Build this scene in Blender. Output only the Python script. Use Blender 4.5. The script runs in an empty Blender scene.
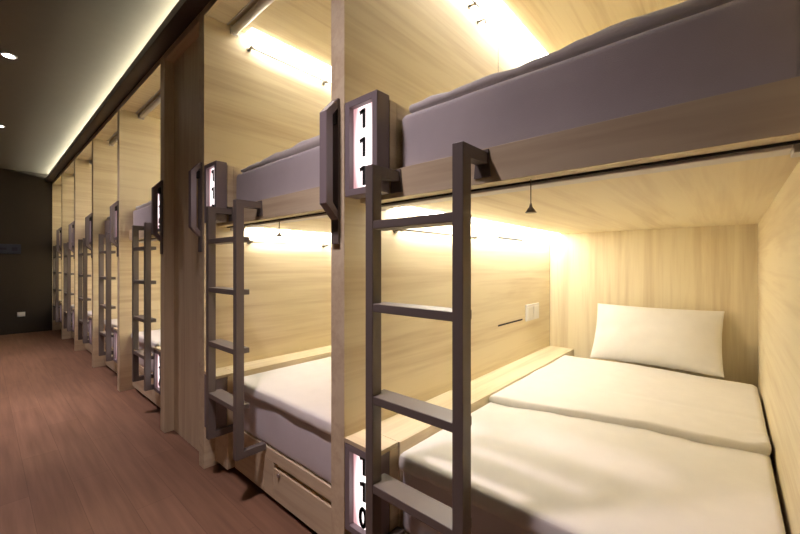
import bpy, bmesh, math, random
from mathutils import Vector, noise
random.seed(4)
S = 0.88            # metres per layout unit (camera to pod fronts = 1 unit)
H = 1.382           # eye height in layout units
C = bpy.context.scene.collection

def V(x, y, z):
    return Vector((x * S, y * S, (z + H) * S))

# ------------------------------------------------------------------ materials
def new_mat(name):
    m = bpy.data.materials.new(name)
    m.use_nodes = True
    nt = m.node_tree
    return m, nt, nt.nodes['Principled BSDF']

def plain(name, col, rough=0.5, metal=0.0, bump=0.0, bscale=300, sheen=0.0, spec=None):
    m, nt, b = new_mat(name)
    b.inputs['Base Color'].default_value = (*col, 1)
    b.inputs['Roughness'].default_value = rough
    b.inputs['Metallic'].default_value = metal
    if spec is not None:
        b.inputs['Specular IOR Level'].default_value = spec
    if sheen:
        b.inputs['Sheen Weight'].default_value = sheen
    tc = nt.nodes.new('ShaderNodeTexCoord')
    n = nt.nodes.new('ShaderNodeTexNoise')
    n.inputs['Scale'].default_value = 14
    n.inputs['Detail'].default_value = 4
    nt.links.new(tc.outputs['Object'], n.inputs['Vector'])
    mx = nt.nodes.new('ShaderNodeMixRGB')
    mx.blend_type = 'MULTIPLY'
    mx.inputs[0].default_value = 0.10
    mx.inputs[1].default_value = (*col, 1)
    nt.links.new(n.outputs['Fac'], mx.inputs[2])
    nt.links.new(mx.outputs[0], b.inputs['Base Color'])
    if bump:
        n2 = nt.nodes.new('ShaderNodeTexNoise')
        n2.inputs['Scale'].default_value = bscale
        nt.links.new(tc.outputs['Object'], n2.inputs['Vector'])
        bp = nt.nodes.new('ShaderNodeBump')
        bp.inputs['Strength'].default_value = bump
        bp.inputs['Distance'].default_value = 0.002
        nt.links.new(n2.outputs['Fac'], bp.inputs['Height'])
        nt.links.new(bp.outputs['Normal'], b.inputs['Normal'])
    return m

def wood(name, axis, light, dark, rough=0.45):
    """wood veneer with the grain running along the given axis"""
    m, nt, b = new_mat(name)
    N, L = nt.nodes, nt.links
    tc = N.new('ShaderNodeTexCoord')
    oi = N.new('ShaderNodeObjectInfo')
    add = N.new('ShaderNodeVectorMath'); add.operation = 'ADD'
    mul = N.new('ShaderNodeVectorMath'); mul.operation = 'SCALE'
    comb = N.new('ShaderNodeCombineXYZ')
    for i in range(3):
        L.new(oi.outputs['Random'], comb.inputs[i])
    L.new(comb.outputs[0], mul.inputs[0]); mul.inputs['Scale'].default_value = 7.0
    L.new(tc.outputs['Object'], add.inputs[0]); L.new(mul.outputs[0], add.inputs[1])
    def grain(along, across, detail, dist):
        mp = N.new('ShaderNodeMapping')
        s = [across] * 3
        s['xyz'.index(axis)] = along
        mp.inputs['Scale'].default_value = s
        L.new(add.outputs[0], mp.inputs['Vector'])
        n = N.new('ShaderNodeTexNoise')
        n.inputs['Scale'].default_value = 1.0
        n.inputs['Detail'].default_value = detail
        n.inputs['Distortion'].default_value = dist
        L.new(mp.outputs[0], n.inputs['Vector'])
        return n.outputs['Fac']
    g1 = grain(0.7, 9.0, 5, 1.1)
    g2 = grain(2.2, 60.0, 3, 0.3)
    mix = N.new('ShaderNodeMath'); mix.operation = 'MULTIPLY_ADD'
    L.new(g2, mix.inputs[0]); mix.inputs[1].default_value = 0.35
    sc = N.new('ShaderNodeMath'); sc.operation = 'MULTIPLY'
    L.new(g1, sc.inputs[0]); sc.inputs[1].default_value = 0.75
    L.new(sc.outputs[0], mix.inputs[2])
    cr = N.new('ShaderNodeValToRGB')
    cr.color_ramp.elements[0].position = 0.34
    cr.color_ramp.elements[0].color = (*dark, 1)
    cr.color_ramp.elements[1].position = 0.62
    cr.color_ramp.elements[1].color = (*light, 1)
    L.new(mix.outputs[0], cr.inputs[0])
    L.new(cr.outputs[0], b.inputs['Base Color'])
    b.inputs['Roughness'].default_value = rough
    b.inputs['Specular IOR Level'].default_value = 0.35
    return m

def emit(name, col, strength):
    m = bpy.data.materials.new(name)
    m.use_nodes = True
    nt = m.node_tree
    nt.nodes.clear()
    e = nt.nodes.new('ShaderNodeEmission')
    e.inputs[0].default_value = (*col, 1)
    e.inputs[1].default_value = strength
    o = nt.nodes.new('ShaderNodeOutputMaterial')
    nt.links.new(e.outputs[0], o.inputs[0])
    return m

OAK_L, OAK_D = (0.80, 0.695, 0.475), (0.64, 0.51, 0.32)
M = {}
for ax in 'xyz':
    M['oak_' + ax] = wood('pale_oak_' + ax, ax, OAK_L, OAK_D)
M['steel'] = plain('taupe_powder_coat', (0.180, 0.152, 0.134), 0.42, 0.0)
M['frame'] = plain('mauve_grey_paint', (0.27, 0.225, 0.232), 0.5)
M['dark'] = plain('black_slot', (0.015, 0.012, 0.010), 0.7)
M['chrome'] = plain('brushed_metal', (0.62, 0.60, 0.58), 0.3, 1.0)
M['silver'] = plain('silver_blind', (0.70, 0.665, 0.64), 0.45, 0.0)
M['sheet'] = plain('white_cotton', (0.84, 0.81, 0.76), 0.9, bump=0.25, bscale=500, sheen=0.1)
M['matt_white'] = plain('white_mattress_cloth', (0.80, 0.77, 0.78), 0.9, bump=0.3, bscale=600)
M['matt'] = plain('grey_mattress_cloth', (0.66, 0.615, 0.62), 0.9, bump=0.3, bscale=600)
M['piping'] = plain('white_piping', (0.85, 0.82, 0.80), 0.8)
M['nickel'] = plain('dark_nickel', (0.30, 0.27, 0.23), 0.35, 0.9)
M['white'] = plain('white_plastic', (0.85, 0.83, 0.80), 0.35)
M['ceil'] = plain('ceiling_paint', (0.15, 0.128, 0.098), 0.9)
M['wallpaint'] = plain('dark_brown_paint', (0.042, 0.032, 0.023), 0.85)
M['fascia'] = plain('dark_fascia', (0.07, 0.045, 0.035), 0.6)
M['bronze'] = plain('bronze_cone', (0.16, 0.12, 0.08), 0.4, 0.7)
M['plaque'] = plain('blue_grey_plaque', (0.035, 0.042, 0.075), 0.4)
M['plaquemark'] = plain('plaque_mark', (0.02, 0.02, 0.05), 0.5)
M['ink'] = plain('black_digits', (0.012, 0.010, 0.010), 0.6)
M['led'] = emit('warm_led', (1.0, 0.955, 0.855), 32.0)
M['cove'] = emit('cove_led', (1.0, 0.98, 0.78), 100.0)
M['lamp'] = emit('downlight_lens', (1.0, 0.86, 0.83), 60.0)

# sign panel: backlit, brightest in the middle where the lamp sits
def sign_mat():
    m = emit('sign_panel', (1, 0.8, 0.78), 2.4)
    nt = m.node_tree
    N, L = nt.nodes, nt.links
    e = [n for n in N if n.type == 'EMISSION'][0]
    tc = N.new('ShaderNodeTexCoord')
    sep = N.new('ShaderNodeSeparateXYZ'); L.new(tc.outputs['Generated'], sep.inputs[0])
    def para(out, k):
        a = N.new('ShaderNodeMath'); a.operation = 'SUBTRACT'; L.new(out, a.inputs[0]); a.inputs[1].default_value = 0.5
        b = N.new('ShaderNodeMath'); b.operation = 'MULTIPLY'; L.new(a.outputs[0], b.inputs[0]); L.new(a.outputs[0], b.inputs[1])
        c = N.new('ShaderNodeMath'); c.operation = 'MULTIPLY'; L.new(b.outputs[0], c.inputs[0]); c.inputs[1].default_value = k
        return c.outputs[0]
    s = N.new('ShaderNodeMath'); s.operation = 'ADD'
    L.new(para(sep.outputs['Y'], 3.2), s.inputs[0]); L.new(para(sep.outputs['Z'], 1.6), s.inputs[1])
    cr = N.new('ShaderNodeValToRGB')
    cr.color_ramp.elements[0].position = 0.04; cr.color_ramp.elements[0].color = (1.0, 0.90, 0.89, 1)
    cr.color_ramp.elements[1].position = 0.85; cr.color_ramp.elements[1].color = (0.36, 0.19, 0.20, 1)
    L.new(s.outputs[0], cr.inputs[0]); L.new(cr.outputs[0], e.inputs[0])
    return m
M['sign'] = sign_mat()

def floor_mat():
    m, nt, b = new_mat('red_brown_planks')
    N, L = nt.nodes, nt.links
    tc = N.new('ShaderNodeTexCoord')
    mp = N.new('ShaderNodeMapping')
    mp.inputs['Rotation'].default_value = (0, 0, math.radians(90))
    L.new(tc.outputs['Object'], mp.inputs['Vector'])
    br = N.new('ShaderNodeTexBrick')
    br.inputs['Scale'].default_value = 1.0
    br.inputs['Brick Width'].default_value = 1.1
    br.inputs['Row Height'].default_value = 0.17
    br.inputs['Mortar Size'].default_value = 0.0012
    br.inputs['Color1'].default_value = (0.285, 0.160, 0.100, 1)
    br.inputs['Color2'].default_value = (0.245, 0.135, 0.083, 1)
    br.inputs['Mortar'].default_value = (0.175, 0.095, 0.058, 1)
    L.new(mp.outputs[0], br.inputs['Vector'])
    mp2 = N.new('ShaderNodeMapping'); mp2.inputs['Scale'].default_value = (28, 1.6, 1)
    L.new(tc.outputs['Object'], mp2.inputs['Vector'])
    n = N.new('ShaderNodeTexNoise'); n.inputs['Scale'].default_value = 1; n.inputs['Detail'].default_value = 5
    L.new(mp2.outputs[0], n.inputs['Vector'])
    cr = N.new('ShaderNodeValToRGB')
    cr.color_ramp.elements[0].position = 0.3; cr.color_ramp.elements[0].color = (0.78, 0.76, 0.74, 1)
    cr.color_ramp.elements[1].position = 0.7; cr.color_ramp.elements[1].color = (1.12, 1.1, 1.08, 1)
    L.new(n.outputs['Fac'], cr.inputs[0])
    mx = N.new('ShaderNodeMixRGB'); mx.blend_type = 'MULTIPLY'; mx.inputs[0].default_value = 1
    L.new(br.outputs['Color'], mx.inputs[1]); L.new(cr.outputs[0], mx.inputs[2])
    L.new(mx.outputs[0], b.inputs['Base Color'])
    b.inputs['Roughness'].default_value = 0.5
    b.inputs['Specular IOR Level'].default_value = 0.3
    return m
M['floor'] = floor_mat()

# ------------------------------------------------------------------ mesh helpers
def box(bm, x0, x1, y0, y1, z0, z1, bev=0.0):
    if y0 > y1: y0, y1 = y1, y0
    a, b = V(x0, y0, z0), V(x1, y1, z1)
    vs = [bm.verts.new((x, y, z)) for x in (a.x, b.x) for y in (a.y, b.y) for z in (a.z, b.z)]
    F = [(0, 1, 3, 2), (4, 6, 7, 5), (0, 4, 5, 1), (2, 3, 7, 6), (0, 2, 6, 4), (1, 5, 7, 3)]
    fs = [bm.faces.new([vs[i] for i in f]) for f in F]
    if bev:
        es = list({e for f in fs for e in f.edges})
        bmesh.ops.bevel(bm, geom=es, offset=bev, segments=2, profile=0.5, affect='EDGES')

def prism(bm, pts, axis, a, b):
    """extrude a closed outline (layout units) along an axis; pts give the other two coordinates in xyz order"""
    rows = []
    for t in (a, b):
        r = []
        for p in pts:
            c = {'x': (t, p[0], p[1]), 'y': (p[0], t, p[1]), 'z': (p[0], p[1], t)}[axis]
            r.append(bm.verts.new(V(*c)))
        rows.append(r)
    n = len(pts)
    for i in range(n):
        bm.faces.new((rows[0][i], rows[0][(i + 1) % n], rows[1][(i + 1) % n], rows[1][i]))
    bm.faces.new(rows[0][::-1]); bm.faces.new(rows[1])

def tube(bm, p, q, r, n=12, r2=None):
    p, q = V(*p), V(*q)
    d = (q - p).normalized()
    u = d.orthogonal().normalized(); w = d.cross(u)
    r2 = r if r2 is None else r2
    A, B = [], []
    for i in range(n):
        t = 2 * math.pi * i / n
        e = u * math.cos(t) + w * math.sin(t)
        A.append(bm.verts.new(p + e * r * S)); B.append(bm.verts.new(q + e * r2 * S))
    for i in range(n):
        f = bm.faces.new((A[i], A[(i + 1) % n], B[(i + 1) % n], B[i])); f.smooth = True
    bm.faces.new(A[::-1]); bm.faces.new(B)

def rounded_box(bm, lo, hi, rad, n=(10, 10, 4), k=5, warp=None):
    """soft cushion-like box, radii per axis, optional warp(x,y,z,t) where t runs 0 at the bottom to 1 at the top"""
    def ticks(l, h, r, m):
        t = [l + r * (1 - math.cos(math.pi / 2 * i / k)) for i in range(k)]
        mid = [l + r + (h - l - 2 * r) * i / m for i in range(m + 1)]
        e = [h - r * (1 - math.cos(math.pi / 2 * (k - 1 - i) / k)) for i in range(k)]
        return t + mid + e
    T = [ticks(lo[i], hi[i], rad[i], n[i]) for i in range(3)]
    cache = {}
    L = [len(t) - 1 for t in T]
    def vert(i, j, l):
        key = (i, j, l)
        if key not in cache:
            p = [T[0][i], T[1][j], T[2][l]]
            t = (p[2] - lo[2]) / (hi[2] - lo[2])
            c = [min(max(p[q], lo[q] + rad[q]), hi[q] - rad[q]) for q in range(3)]
            d = [(p[q] - c[q]) / rad[q] for q in range(3)]
            ln = math.sqrt(sum(v * v for v in d))
            if ln > 1e-9:
                mxd = max(abs(v) for v in d)
                p = [c[q] + d[q] / ln * rad[q] * mxd for q in range(3)]
            if warp:
                p = warp(p[0], p[1], p[2], t)
            cache[key] = bm.verts.new(V(*p))
        return cache[key]
    def quad(a, b, c, d):
        f = bm.faces.new((vert(*a), vert(*b), vert(*c), vert(*d))); f.smooth = True
    for i in range(L[0]):
        for j in range(L[1]):
            quad((i, j, 0), (i, j + 1, 0), (i + 1, j + 1, 0), (i + 1, j, 0))
            quad((i, j, L[2]), (i + 1, j, L[2]), (i + 1, j + 1, L[2]), (i, j + 1, L[2]))
    for i in range(L[0]):
        for l in range(L[2]):
            quad((i, 0, l), (i + 1, 0, l), (i + 1, 0, l + 1), (i, 0, l + 1))
            quad((i, L[1], l), (i, L[1], l + 1), (i + 1, L[1], l + 1), (i + 1, L[1], l))
    for j in range(L[1]):
        for l in range(L[2]):
            quad((0, j, l), (0, j, l + 1), (0, j + 1, l + 1), (0, j + 1, l))
            quad((L[0], j, l), (L[0], j + 1, l), (L[0], j + 1, l + 1), (L[0], j, l + 1))

def obj(name, bm, mat, parent=None, origin=None):
    bmesh.ops.recalc_face_normals(bm, faces=bm.faces)
    base = Vector((0, 0, 0))
    if parent is not None:
        base = Vector(parent['_b'])
    elif origin is not None:
        base = V(*origin)
    bmesh.ops.translate(bm, verts=bm.verts, vec=-base)
    me = bpy.data.meshes.new(name)
    bm.to_mesh(me); bm.free()
    me.materials.append(M[mat] if isinstance(mat, str) else mat)
    o = bpy.data.objects.new(name, me)
    C.objects.link(o)
    if parent is not None:
        o.parent = parent
    else:
        o.location = base
    o['_b'] = list(base)
    return o

def thing(name, label, cat, at, group=None):
    o = bpy.data.objects.new(name, None)
    C.objects.link(o)
    o.empty_display_size = 0.1
    o.location = V(*at)
    o['_b'] = list(V(*at))
    o['label'] = label; o['category'] = cat
    if group: o['group'] = group
    return o

def tag(o, label, cat, group=None):
    o['label'] = label; o['category'] = cat
    if group: o['group'] = group
    return o

def struct(name, bm, mat):
    o = obj(name, bm, mat)
    o['kind'] = 'structure'
    return o

B = bmesh.new
ZU, ZL = 1.69, 0.264           # undersides of the pod roof and of the upper deck
END, BACK = 10.66, 3.344
NEAR, LEFT, CEIL = -2.2, -1.0, 1.88

# ------------------------------------------------------------------ the setting
bm = B(); box(bm, LEFT - .1, BACK + .2, NEAR - .1, END + .1, -H - .1, -H); struct('floor', bm, 'floor')
bm = B(); box(bm, LEFT - .1, BACK + .2, NEAR - .1, END + .1, CEIL, CEIL + .1); struct('ceiling', bm, 'ceil')
bm = B(); box(bm, LEFT - .1, LEFT, NEAR, END, -H, CEIL); struct('wall_left', bm, 'wallpaint')
bm = B(); box(bm, LEFT, BACK + .2, END, END + .1, -H, CEIL); struct('wall_far', bm, 'wallpaint')
bm = B(); box(bm, LEFT, BACK + .2, NEAR - .1, NEAR, -H, CEIL); struct('wall_near', bm, 'wallpaint')
bm = B(); box(bm, BACK + .06, BACK + .2, NEAR, END, -H, CEIL); struct('wall_right', bm, 'wallpaint')
# light trough (cornice) running above the pod fronts
bm = B()
box(bm, .90, 1.12, NEAR, END, 1.732, 1.742)
box(bm, 1.015, 1.12, NEAR, END, 1.742, 1.7715)
box(bm, .895, .905, NEAR, END, 1.732, 1.795)
struct('trim_1', bm, 'fascia')
bm = B(); box(bm, 1.02, 1.06, NEAR + .05, END - .02, 1.772, 1.780)
tag(obj('cove_light', bm, 'cove', origin=(1.04, 4, 1.772)), 'long hidden cove light strip washing the ceiling above the pods', 'light')

# ------------------------------------------------------------------ number digits as strokes
def arc(cx, cy, rx, ry, a0, a1, n=14):
    return [(cx + rx * math.cos(math.radians(a0 + (a1 - a0) * i / n)), cy + ry * math.sin(math.radians(a0 + (a1 - a0) * i / n))) for i in range(n + 1)]
DIG = {
 '0': [arc(.25, .5, .2, .44, 0, 360, 28)],
 '1': [[(.03, .82), (.33, .91)], [(.33, .985), (.33, .0)]],
 '2': [arc(.25, .72, .2, .22, 170, -40, 16) + [(.06, .06), (.47, .06)]],
 '3': [arc(.24, .73, .19, .21, 160, -90, 16), arc(.24, .28, .21, .23, 90, -160, 16)],
 '4': [[(.36, 0), (.36, .95), (.04, .28), (.5, .28)]],
 '5': [[(.43, .94), (.12, .94), (.09, .55)] + arc(.24, .31, .21, .26, 110, -150, 16)],
 '6': [arc(.25, .3, .2, .25, 0, 360, 24), arc(.42, .35, .36, .6, 110, 180, 10)],
 '7': [[(.04, .94), (.46, .94), (.18, 0)]],
 '8': [arc(.25, .72, .18, .22, 0, 360, 24), arc(.25, .27, .21, .24, 0, 360, 24)],
 '9': [arc(.25, .68, .2, .25, 0, 360, 24), arc(.08, .63, .36, .6, -70, 0, 10)],
}
def digit_bm(ch, x, yc, zb, h, w=.19):
    bm = B()
    for path in DIG[ch]:
        for (u0, v0), (u1, v1) in zip(path, path[1:]):
            du, dv = u1 - u0, v1 - v0
            l = math.hypot(du, dv)
            if l < 1e-6: continue
            ex = w * .25 if len(path) > 6 else 0
            nx, ny = -dv / l * w / 2, du / l * w / 2
            a0, b0 = u0 - du / l * ex, v0 - dv / l * ex
            a1, b1 = u1 + du / l * ex, v1 + dv / l * ex
            q = [(a0 + nx, b0 + ny), (a0 - nx, b0 - ny), (a1 - nx, b1 - ny), (a1 + nx, b1 + ny)]
            prism(bm, [(yc - (u - .25) * h, zb + v * h) for u, v in q], 'x', x - .004, x)
    return bm

# ------------------------------------------------------------------ cloth pieces
def fbm(x, y, s, seed=0.0):
    return noise.fractal(Vector((x * s + seed, y * s - seed, seed * .37)), 1.0, 2.0, 3)

def make_duvet(parent_none, x0, x1, ya, yb, z0, z1, xm, seed, fold=None, drop=.05, dens=(60, 44), hump=False):
    y0, y1 = min(ya, yb), max(ya, yb)
    def warp(x, y, z, t):
        wx = (x - x0) / (x1 - x0); wy = (y - y0) / (y1 - y0)
        edge = 1.0 if hump else min(1, wx * 9 + .1) * min(1, wy * 6 + .15) * min(1, (1 - wy) * 6 + .15)
        dz = 0.005 * fbm(x, y, 2.6, seed) + .004 * fbm(x * .5, y * 2.2, 5, seed + 3)
        dz += .010 * math.sin(wy * math.pi) * math.sin(min(1, wx * 1.4) * math.pi * .9)
        if fold is not None:
            xf = fold + .03 * math.sin(y * 5.5 + 1) + .02 * fbm(x, y, 3, seed + 9)
            q = x - xf
            dz += .055 / (1 + math.exp(-max(-60, min(60, q / .008)))) - .012 * math.exp(-(q + .05) ** 2 / .0015)
            dz += .010 * math.exp(-(q - .05) ** 2 / .002)
            q2 = x - (xf + .33) - .25 * (y - y0 - .5)
            dz -= .006 * math.exp(-q2 * q2 / .002)
        if hump:
            dz = dz * 1.8 + .016 * math.exp(-((wy - .35) / .22) ** 2) + .012 * fbm(y, 0, 7, seed) - .012
        nz = z + dz * edge * t
        if x < xm and t < .8:
            s = min(1, (xm - x) / .018)
            nz -= drop * s * (1 - t) * (1 + .35 * fbm(y, 1, 4, seed))
        nx = x + .006 * fbm(y, z, 4, seed + 5) * (1 if wx < .05 else 0)
        return (nx, y, nz)
    bm = B()
    rounded_box(bm, (x0, y0, z0), (x1, y1, z1), (.032, .022, (z1 - z0) * .49), (dens[0], dens[1], 1), 5, warp)
    return bm

def make_mattress(x0, x1, ya, yb, z0, z1, seed):
    y0, y1 = min(ya, yb), max(ya, yb)
    def warp(x, y, z, t):
        if x < x0 + .05:
            x += .004 * fbm(y, z, 5, seed)
        return (x, y, z)
    bm = B()
    rounded_box(bm, (x0, y0, z0), (x1, y1, z1), (.028, .028, .028), (8, 24, 4), 4, warp)
    return bm

def make_pillow(c_bottom, c_top, yl, yr, thick, seed, nu=34, nv=22):
    """c_bottom/c_top = (x, z) of the lower and upper seam, yl -> yr the width"""
    bm = B()
    bx, bz = c_bottom; tx, tz = c_top
    ax, az = tx - bx, tz - bz
    ln = math.hypot(ax, az)
    nrm = (-az / ln, ax / ln)       # towards the room and up
    G = {}
    for side in (1, -1):
        for i in range(nu + 1):
            for j in range(nv + 1):
                u = -math.cos(math.pi * i / nu); v = -math.cos(math.pi * j / nv)
                if side == -1 and (i in (0, nu) or j in (0, nv)):
                    G[(side, i, j)] = G[(1, i, j)]; continue
                pin_u = 1 - .035 * (1 - v * v); pin_v = 1 - .05 * (1 - u * u)
                uu, vv = u * pin_u, v * pin_v
                t = thick / 2 * ((1 - abs(u) ** 2.6) ** .55) * ((1 - abs(v) ** 2.6) ** .55)
                t *= 1 + .10 * fbm(u, v, 1.5, seed) - .12 * v
                t += .004 * fbm(u * 2, v, 3, seed + 2) * (1 - u * u) * (1 - v * v)
                s = (vv + 1) / 2
                y = yl + (yr - yl) * (uu + 1) / 2
                bulge = .0
                x = bx + ax * s + nrm[0] * (t * side + bulge)
                z = bz + az * s + nrm[1] * (t * side + bulge)
                G[(side, i, j)] = bm.verts.new(V(x, y, z))
    for side in (1, -1):
        for i in range(nu):
            for j in range(nv):
                q = [G[(side, i, j)], G[(side, i + 1, j)], G[(side, i + 1, j + 1)], G[(side, i, j + 1)]]
                f = bm.faces.new(q if side == 1 else q[::-1]); f.smooth = True
    return bm

# ------------------------------------------------------------------ bays
WHICH = ['', 'nearest', 'second', 'third', 'fourth', 'fifth', 'sixth', 'farthest']
PW = .0875
# (wall that carries the signs, direction into the bay, clear width)
BAYS = [None, (1.196, -1, 1.328), (2.654, -1, 1.370), (3.568, 1, 1.392), (5.0475, 1, 1.3325), (6.4675, 1, 1.3325), (7.8875, 1, 1.3325), (9.3075, 1, 1.3325)]
NUM = [None, ('111', '110'), ('113', '112'), ('115', '114'), ('117', '116'), ('119', '118'), ('121', '120'), ('123', '122')]
NEXT = ['', '', '', 'the first one past the wide closed panel', 'two bays past the wide closed panel', 'three bays past the wide closed panel', 'last but one before the dark end wall', 'up against the dark end wall']

def make_sign(k, Yf, text, zt, zb, tier):
    if k <= 1:
        lab = f'lit white number sign reading {text} in a mauve frame, {tier} bunk of the nearest pod'
    else:
        lab = f'small lit number sign of the {tier} bunk, {WHICH[k]} pod from the camera'
    t = thing('number_sign', lab, 'sign', (1.036, Yf(.1), zb), 'backlit number signs of the ' + tier + ' bunks')
    a, b = Yf(.004), Yf(.191)
    bm = B()
    fw = .027
    x0, x1 = 1.0, 1.070
    y0, y1 = min(a, b), max(a, b)
    box(bm, x0, x1, y0, y0 + fw, zb, zt, .0015); box(bm, x0, x1, y1 - fw, y1, zb, zt, .0015)
    box(bm, x0, x1, y0 + fw, y1 - fw, zt - fw, zt, .0015); box(bm, x0, x1, y0 + fw, y1 - fw, zb, zb + fw, .0015)
    box(bm, x0 + .035, x1, y0 + fw, y1 - fw, zb + fw, zt - fw)
    obj('frame', bm, 'frame', t)
    bm = B(); box(bm, x0 + .024, x0 + .034, y0 + fw, y1 - fw, zb + fw, zt - fw)
    p = obj('light_panel', bm, 'sign', t); p['label'] = 'glowing white panel'
    hh = zt - zb
    for i, ch in enumerate(text):
        zc = zt - hh * (.205 + .297 * i)
        obj('digit', digit_bm(ch, x0 + .024, (y0 + y1) / 2 + .008, zc - .038, .078), 'ink', t)

def make_ladder(k, Yf):
    lab = ['', 'dark taupe metal bunk ladder closest to the camera, in front of the made white bed',
           'dark taupe metal ladder of the second pod, just before the wide closed panel'][k] if k <= 2 else f'slim metal bunk ladder on the {WHICH[k]} pod from the camera'
    t = thing('bunk_ladder', lab, 'ladder', (.975, Yf(.4), -1.09), 'ladders of the bunk pods')
    xf, xb = .938, .981
    for oo in ((.1935, .231), (.572, .610)):
        bm = B()
        ya, yb = sorted((Yf(oo[0]), Yf(oo[1])))
        pts = [(xf, -1.09), (1.116, -1.09), (1.116, -1.052), (xb, -1.052), (xb, .325), (1.0885, .325), (1.0885, .363), (xf, .363)]
        prism(bm, pts, 'y', ya, yb)
        es = [e for e in bm.edges]
        bmesh.ops.bevel(bm, geom=es, offset=.0018, segments=2, profile=.5, affect='EDGES')
        s = obj('stile', bm, 'steel', t)
        bm = B()
        ym = (ya + yb) / 2
        prism(bm, [(ym - .022, .372), (ym + .022, .372), (ym + .03, .283), (ym - .03, .283)], 'x', 1.0835, 1.0895)
        for zz in (.315, .355):
            tube(bm, (1.0805, ym, zz), (1.084, ym, zz), .006, 8)
        obj('mounting_plate', bm, 'steel', s)
    ya, yb = sorted((Yf(.2305), Yf(.5725)))
    for i, z in enumerate((.158, -.142, -.476, -.797)):
        bm = B()
        # thin tread with a down-turned front lip, running on behind both stiles
        y2, y3 = sorted((Yf(.205), Yf(.588)))
        prism(bm, [(xf + .002, ya), (xf + .002, yb), (xb + .0005, yb), (xb + .0005, y3), (1.026, y3), (1.026, y2), (xb + .0005, y2), (xb + .0005, ya)], 'z', z - .030, z)
        bmesh.ops.bevel(bm, geom=list(bm.edges), offset=.0022, segments=2, profile=.5, affect='EDGES')
        obj('step', bm, 'steel', t)

def make_handle(k, Yf):
    lab = f'dark upright grab handle on the post of the {WHICH[k]} pod from the camera'
    t = thing('grab_rail', lab, 'handle', (.98, Yf(-.05), .086), 'grab rails on the pod posts')
    y0, y1 = sorted((Yf(-.026), Yf(-.072)))
    bm = B(); box(bm, .988, .9995, y0, y1, .086, .694, .0015); obj('back_plate', bm, 'steel', t)
    bm = B()
    pts = [(.987, .692), (.928, .626), (.928, .250), (.987, .188), (.987, .225), (.960, .256), (.960, .618), (.987, .652)]
    prism(bm, pts, 'y', y0, y1)
    bmesh.ops.bevel(bm, geom=list(bm.edges), offset=.001, segments=1, affect='EDGES')
    obj('grip', bm, 'frame', t)
    bm = B()
    ym = (y0 + y1) / 2
    box(bm, .970, .9875, ym - .014, ym + .014, .585, .635, .002)
    obj('bolt_block', bm, 'dark', t)

def make_blind(k, Yf, W, zc, tier, cord):
    t = thing('roller_blind', f'rolled-up silver blind under the {tier} bunk ceiling, {WHICH[k]} pod from the camera', 'blind',
              (1.19, Yf(W / 2), zc), 'roller blinds of the pods')
    a, b = Yf(.006), Yf(W - .006)
    bm = B(); box(bm, 1.149, 1.157, a, b, zc - .006, zc - .0005); obj('guide_channel', bm, 'dark' if tier == 'lower' else 'silver', t)
    r = .027
    if tier == 'lower':
        r = .008
        bm = B(); box(bm, 1.159, 1.226, Yf(.03), Yf(W - .03), zc - .014, zc - .001, .004); obj('bottom_bar', bm, 'silver', t)
    else:
        bm = B(); tube(bm, (1.196, Yf(.03), zc - r - .001), (1.196, Yf(W - .03), zc - r - .001), r, 20); obj('roll', bm, 'silver', t)
    for o in (.008, W - .03):
        bm = B()
        box(bm, 1.170, 1.224, Yf(o), Yf(o + .021), zc - 2 * r - .006, zc - .0005, .002)
        obj('end_bracket', bm, 'silver', t)
    if cord:
        bm = B(); tube(bm, (1.128, Yf(cord), zc - .001), (1.128, Yf(cord), zc - .078), .0016, 6); c = obj('pull_cord', bm, 'bronze', t)
        bm = B(); tube(bm, (1.128, Yf(cord), zc - .076), (1.128, Yf(cord), zc - .086), .003, 14, .005)
        tube(bm, (1.128, Yf(cord), zc - .086), (1.128, Yf(cord), zc - .104), .005, 14, .0175)
        obj('cone_weight', bm, 'bronze', c)

def make_rail(k, Yf, z, tier):
    t = thing('towel_rail', f'thin metal towel rail on the {tier} bunk side wall, {WHICH[k]} pod from the camera', 'rail', (1.65, Yf(.002), z), 'towel rails inside the pods')
    bm = B(); tube(bm, (1.30, Yf(.042), z), (2.03, Yf(.042), z), .0055, 10); obj('bar', bm, 'nickel', t)
    for x in (1.312, 1.985):
        bm = B()
        tube(bm, (x, Yf(.0008), z), (x, Yf(.006), z), .017, 14)
        tube(bm, (x, Yf(.006), z), (x, Yf(.044), z), .008, 12)
        tube(bm, (x, Yf(.037), z), (x, Yf(.050), z), .011, 12)
        obj('bracket', bm, 'nickel', t)

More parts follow.
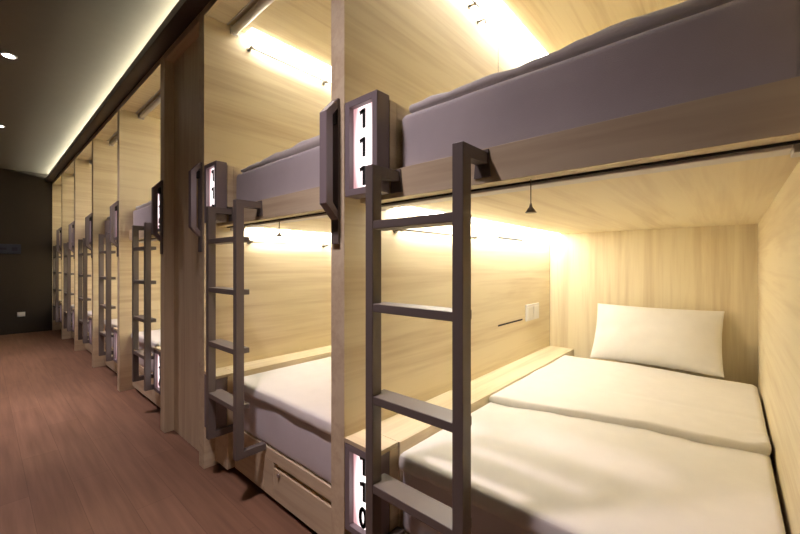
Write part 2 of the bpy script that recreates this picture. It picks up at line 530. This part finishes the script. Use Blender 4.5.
def make_pod(k):
    Yw, sg, W = BAYS[k]
    Yf = lambda o: Yw + sg * o
    lab = {1: 'pale oak bunk pod nearest the camera, made bed seen through its open front',
           2: 'pale oak bunk pod second from the camera, just before the wide closed panel'}.get(
           k, f'pale oak bunk pod, {WHICH[k]} from the camera, {NEXT[k]}')
    t = thing('bunk_pod', lab, 'bunk pod', (2.1, Yf(W / 2), -H), 'row of two-tier bunk pods')
    def part(name, mat, *boxes, bev=.001, parent=None, label=None):
        bm = B()
        for q in boxes: box(bm, *q, bev)
        o = obj(name, bm, mat, parent or t)
        if label: o['label'] = label
        return o
    full = lambda x0, x1, z0, z1, o0=0.0, o1=None: (x0, x1, Yf(o0), Yf(W if o1 is None else o1), z0, z1)
    # side panels: every pod owns the partition on the far side, the nearest pod also its near one
    far = {1: (1.196, 1.196 + PW), 2: (2.654, 2.654 + PW)}.get(k, (Yw + W, Yw + W + (PW if k < 7 else .018)))
    part('side_panel', 'oak_x', (1.0, BACK, far[0], far[1], -H + .001, 1.73))
    if k == 1:
        part('side_panel', 'oak_x', (1.0, BACK, Yf(W) - PW, Yf(W), -H + .001, 1.73))
    part('back_panel', 'oak_z', full(BACK + .001, BACK + .03, -H + .001, 1.73))
    part('roof_panel', 'oak_x', full(1.02, BACK, ZU, 1.731), bev=0)
    part('header', 'oak_y', full(1.0, 1.0195, 1.679, 1.731))
    part('upper_deck', 'oak_x', full(1.1105, BACK, ZL, .330, .0005, W - .0005), bev=0)
    part('guard_rail', 'oak_y', full(1.09, 1.11, ZL, .378, .0005, W - .0005))
    part('ledge', 'oak_x', full(1.1125, BACK - .001, .331, .650, .001, .1915), full(1.0725, 1.112, .379, .650, .001, .1915), label='ledge along the upper bunk')
    lg = part('ledge', 'oak_x', full(1.1225, BACK - .001, -1.345, -.717, .001, .200), full(1.0725, 1.122, -1.345, -.737, .001, .1915), label='ledge along the lower bunk')
    part('ledge_cap', 'oak_y', full(1.0, 1.121, -.735, -.717, .001, .1915), parent=lg)
    part('bed_base', 'oak_y',
         full(1.146, BACK - .002, -1.345, -1.072, .201, W - .001),
         full(1.118, 1.1455, -1.139, -1.0725, .201, W - .001),
         full(1.118, 1.1455, -1.345, -1.1395, .201, .575), full(1.118, 1.1455, -1.345, -1.1395, .577, .690))
    part('plinth', 'dark', full(1.20, BACK - .002, -H + .0005, -1.346, .002, W - .002), bev=0)
    d = part('drawer', 'oak_y', full(1.118, 1.1455, -1.345, -1.170, .694, W - .004))
    bm = B(); tube(bm, (1.109, Yf(.75), -1.19), (1.1178, Yf(.75), -1.19), .012, 14); obj('lock', bm, 'chrome', d)
    # light strips in the corner of ceiling and side wall
    for zz, tl in ((ZU, 'upper'), (ZL, 'lower')):
        part('light_strip', 'led', full(1.29, BACK - .03, zz - .005, zz - .0008, .008, .098), bev=0, label=f'glowing strip light of the {tl} bunk')
    # recessed slots of the fold-down shelf
    if k == 1:
        for z in (.186, -.422):
            part('slot', 'dark', full(2.364, 2.765, z - .006, z + .006, .0002, .0012), bev=0)
        part('seam', 'dark', full(2.364, 2.367, .66, ZU - .01, .0002, .001), full(2.367, 3.33, 1.563, 1.567, .0002, .001), bev=0)
    make_sign(k, Yf, NUM[k][0], .667, .279, 'upper')
    make_sign(k, Yf, NUM[k][1], -.737, -1.092, 'lower')
    make_ladder(k, Yf)
    make_handle(k, Yf)
    G = 'bedding of the bunk pods'
    for tier, z0, z1 in (('upper', .331, .600), ('lower', -1.071, -.800)):
        x0 = 1.117 if tier == 'upper' else 1.1195
        zb = .379 if tier == 'upper' else z0
        mt = obj('mattress', make_mattress(x0, BACK - .012, Yf(.203), Yf(W - .010), zb - (.047 if tier == 'upper' else 0), z1, k * 3.1 + (z0 > 0)), 'matt' if tier == 'upper' else 'matt_white', origin=(2.2, Yf(W / 2), z0))
        tag(mt, f'{"grey" if tier == "upper" else "white"} {tier} bunk mattress in the {WHICH[k]} pod from the camera', 'mattress', 'mattresses in the pods')
        hero = k == 1 and tier == 'lower'
        dx0 = x0 + .022 if tier == 'upper' else x0 - .022
        bm = make_duvet(None, dx0, BACK - .26 if not hero else 3.10, Yf(.205 if tier == 'lower' else .222), Yf(W - .013), z1 + .001, z1 + (.058 if tier == 'upper' else .052),
                        x0 - .004 if tier == 'lower' else -9, k * 1.7 + z0, fold=None, drop=.035,
                        dens=(110, 60) if hero else (36, 24), hump=(tier == 'upper'))
        dv = obj('duvet', bm, 'sheet', origin=(2.2, Yf(W / 2), z1))
        if hero:
            ya, yb = sorted((Yf(.2035), Yf(W - .010)))
            def wf(x, y, z, t):
                q = (yb - y) / (yb - ya)
                front = max(0.0, 1 - (x - 1.86) / .9)
                x2 = x + front * (-.02 + .22 * q ** 1.3 + .014 * fbm(y, .3, 4, 1.0))
                dz = .008 * fbm(x2, y, 2.4, 4.0) + .010 * math.sin(q * math.pi) * (.4 + .6 * front)
                dz -= .007 * math.exp(-((x2 - 2.30 - .10 * q) / .030) ** 2) * min(1, max(0, (q - .3) * 3))
                if q > .93 and front > .8: dz += .016 * (1 + fbm(x, y, 22, 2.0)) * (q - .93) / .07
                return (x2, y, z + dz * (.25 + .75 * t))
            bm = B()
            rounded_box(bm, (1.86, ya, z1 + .034), (3.07, yb, z1 + .086), (.020, .03, .025), (70, 60, 1), 5, wf)
            obj('folded_layer', bm, 'sheet', dv)['label'] = 'upper layer folded back towards the pillow'
        tag(dv, f'white cotton duvet laid over the {tier} bunk mattress, {WHICH[k]} pod from the camera', 'duvet', 'duvets in the pods')
    make_blind(k, Yf, W, ZL, 'lower', {1: .735, 2: .735}.get(k))
    make_blind(k, Yf, W, ZU, 'upper', None)
    if k <= 2:
        make_rail(k, Yf, .165, 'lower'); make_rail(k, Yf, 1.58, 'upper')
    if k == 1:
        bm = make_pillow((3.085, -.708), (3.300, -.312), .800, .028, .17, 2.2)
        tag(obj('pillow', bm, 'sheet', origin=(3.15, .42, -.74)), 'white pillow propped upright against the pale oak back panel', 'pillow')
        s = thing('wall_switch', 'white double switch plate on the side wall beside the made bed', 'switch', (2.945, Yf(0), -.38))
        bm = B(); box(bm, 2.815, 3.075, Yf(.001), Yf(.010), -.445, -.315, .003); obj('plate', bm, 'white', s)
        for x0 in (2.835, 2.955):
            bm = B(); box(bm, x0, x0 + .10, Yf(.0105), Yf(.015), -.425, -.335, .002); obj('rocker', bm, 'white', s)
        h = thing('coat_hook', 'small metal coat hook on the side wall below the upper towel rail', 'hook', (2.06, Yf(0), 1.53))
        bm = B()
        tube(bm, (2.09, Yf(.001), 1.535), (2.09, Yf(.055), 1.535), .0055, 10); tube(bm, (2.09, Yf(.053), 1.538), (2.09, Yf(.053), 1.505), .0055, 10)
        obj('peg', bm, 'nickel', h)
        bm = B(); tube(bm, (2.09, Yf(.0004), 1.535), (2.09, Yf(.006), 1.535), .014, 14); obj('rosette', bm, 'nickel', h)

for k in range(1, 8):
    make_pod(k)

# wide closed panel between the second and third pod, with the column that starts the third
t = thing('closet_panel', 'wide closed wood panel with a projecting column between second and third pods', 'panel', (1.1, 3.1, -H))
bm = B(); box(bm, 1.07, 1.10, 2.7425, 3.4675, -H + .001, 1.73, .001); obj('panel', bm, 'oak_z', t)
bm = B(); box(bm, 1.0, BACK, 3.468, 3.5675, -H + .001, 1.73, .001); obj('column', bm, 'oak_z', t)
bm = B(); box(bm, 1.0, 1.0695, 2.7425, 3.4675, 1.679, 1.731, .001); obj('header', bm, 'oak_y', t)

# ------------------------------------------------------------------ end wall fittings
s = thing('wall_socket', 'small white double socket low on the dark end wall', 'socket', (.542, END - .004, -.99))
bm = B(); box(bm, .487, .600, END - .010, END - .0005, -1.045, -.955, .002); obj('plate', bm, 'white', s)
for x0 in (.497, .548):
    bm = B(); box(bm, x0, x0 + .042, END - .0135, END - .0102, -1.032, -.968, .001); obj('socket_face', bm, 'white', s)
s = thing('wall_plaque', 'blue-grey plaque on the dark end wall at eye height', 'plaque', (.3, END - .01, .21))
bm = B(); box(bm, .03, .54, END - .020, END - .0005, .215, .405, .002); obj('board', bm, 'plaque', s)
bm = B()
for x0, x1, z0, z1 in ((.10, .34, .29, .33), (.41, .49, .27, .34)):
    box(bm, x0, x1, END - .0225, END - .0202, z0, z1)
obj('mark', bm, 'plaquemark', s)

# ------------------------------------------------------------------ downlights
def spot(y, watts, angle, x=.168):
    p = V(x, y, CEIL - .012)
    l = bpy.data.lights.new('downlight_beam', 'SPOT')
    l.energy = watts; l.color = (1.0, 0.815, 0.885)
    l.spot_size = math.radians(angle); l.spot_blend = 1.0; l.shadow_soft_size = .09
    o = bpy.data.objects.new('downlight_beam', l); C.objects.link(o)
    return o, p
for (y, w, wn), lab in zip(((1.30, 140, 105), (4.85, 95, 165), (7.4, 80, 100)), ('round recessed ceiling downlight in front of the post between the two nearest pods',
        'round recessed ceiling downlight in the upper left of the photo', 'farther recessed ceiling downlight nearer the dark end wall')):
    t = thing('downlight', lab, 'downlight', (.168, y, CEIL - .01), 'recessed downlights in the corridor ceiling')
    bm = B()
    n = 24
    for i in range(n):
        a0, a1 = 2 * math.pi * i / n, 2 * math.pi * (i + 1) / n
        R = lambda r, a, z: V(.168 + r * math.cos(a), y + r * math.sin(a), z)
        prof = [(.056, CEIL - .0005), (.056, CEIL - .006), (.042, CEIL - .008), (.042, CEIL - .0005)]
        for (r0, z0), (r1, z1) in zip(prof, prof[1:]):
            bm.faces.new([bm.verts.new(R(r0, a0, z0)), bm.verts.new(R(r0, a1, z0)), bm.verts.new(R(r1, a1, z1)), bm.verts.new(R(r1, a0, z1))])
    bmesh.ops.remove_doubles(bm, verts=bm.verts, dist=1e-5)
    obj('trim_ring', bm, 'white', t)
    bm = B(); tube(bm, (.168, y, CEIL - .003), (.168, y, CEIL - .001), .041, 24); obj('lens', bm, 'lamp', t)
    for ww, ang in ((w, 122), (wn, 80)):        # soft spill and the tighter beam of the same lamp
        o, p = spot(y, ww, ang)
        o.parent = t
        o.location = p - V(.168, y, CEIL - .01)

# ------------------------------------------------------------------ world, camera, colour management
w = bpy.data.worlds.new('world'); bpy.context.scene.world = w
w.use_nodes = True
w.node_tree.nodes['Background'].inputs[0].default_value = (0.05, 0.045, 0.04, 1)
w.node_tree.nodes['Background'].inputs[1].default_value = 0.2

cam = bpy.data.cameras.new('camera')
cam.sensor_width = 36; cam.lens = 36 * 372.28 / 800
cam.shift_y = -2.5 / 800
cam.clip_start = .02
co = bpy.data.objects.new('camera', cam); C.objects.link(co)
co.location = V(0, 0, 0)
co.rotation_euler = (math.radians(90), 0, -math.radians(48.412))
sc = bpy.context.scene
sc.camera = co
sc.view_settings.view_transform = 'Standard'
sc.view_settings.look = 'None'
sc.view_settings.gamma = 1
sc.view_settings.use_curve_mapping = False
sc.view_settings.exposure = 0.0
for o in bpy.data.objects:
    if '_b' in o: del o['_b']
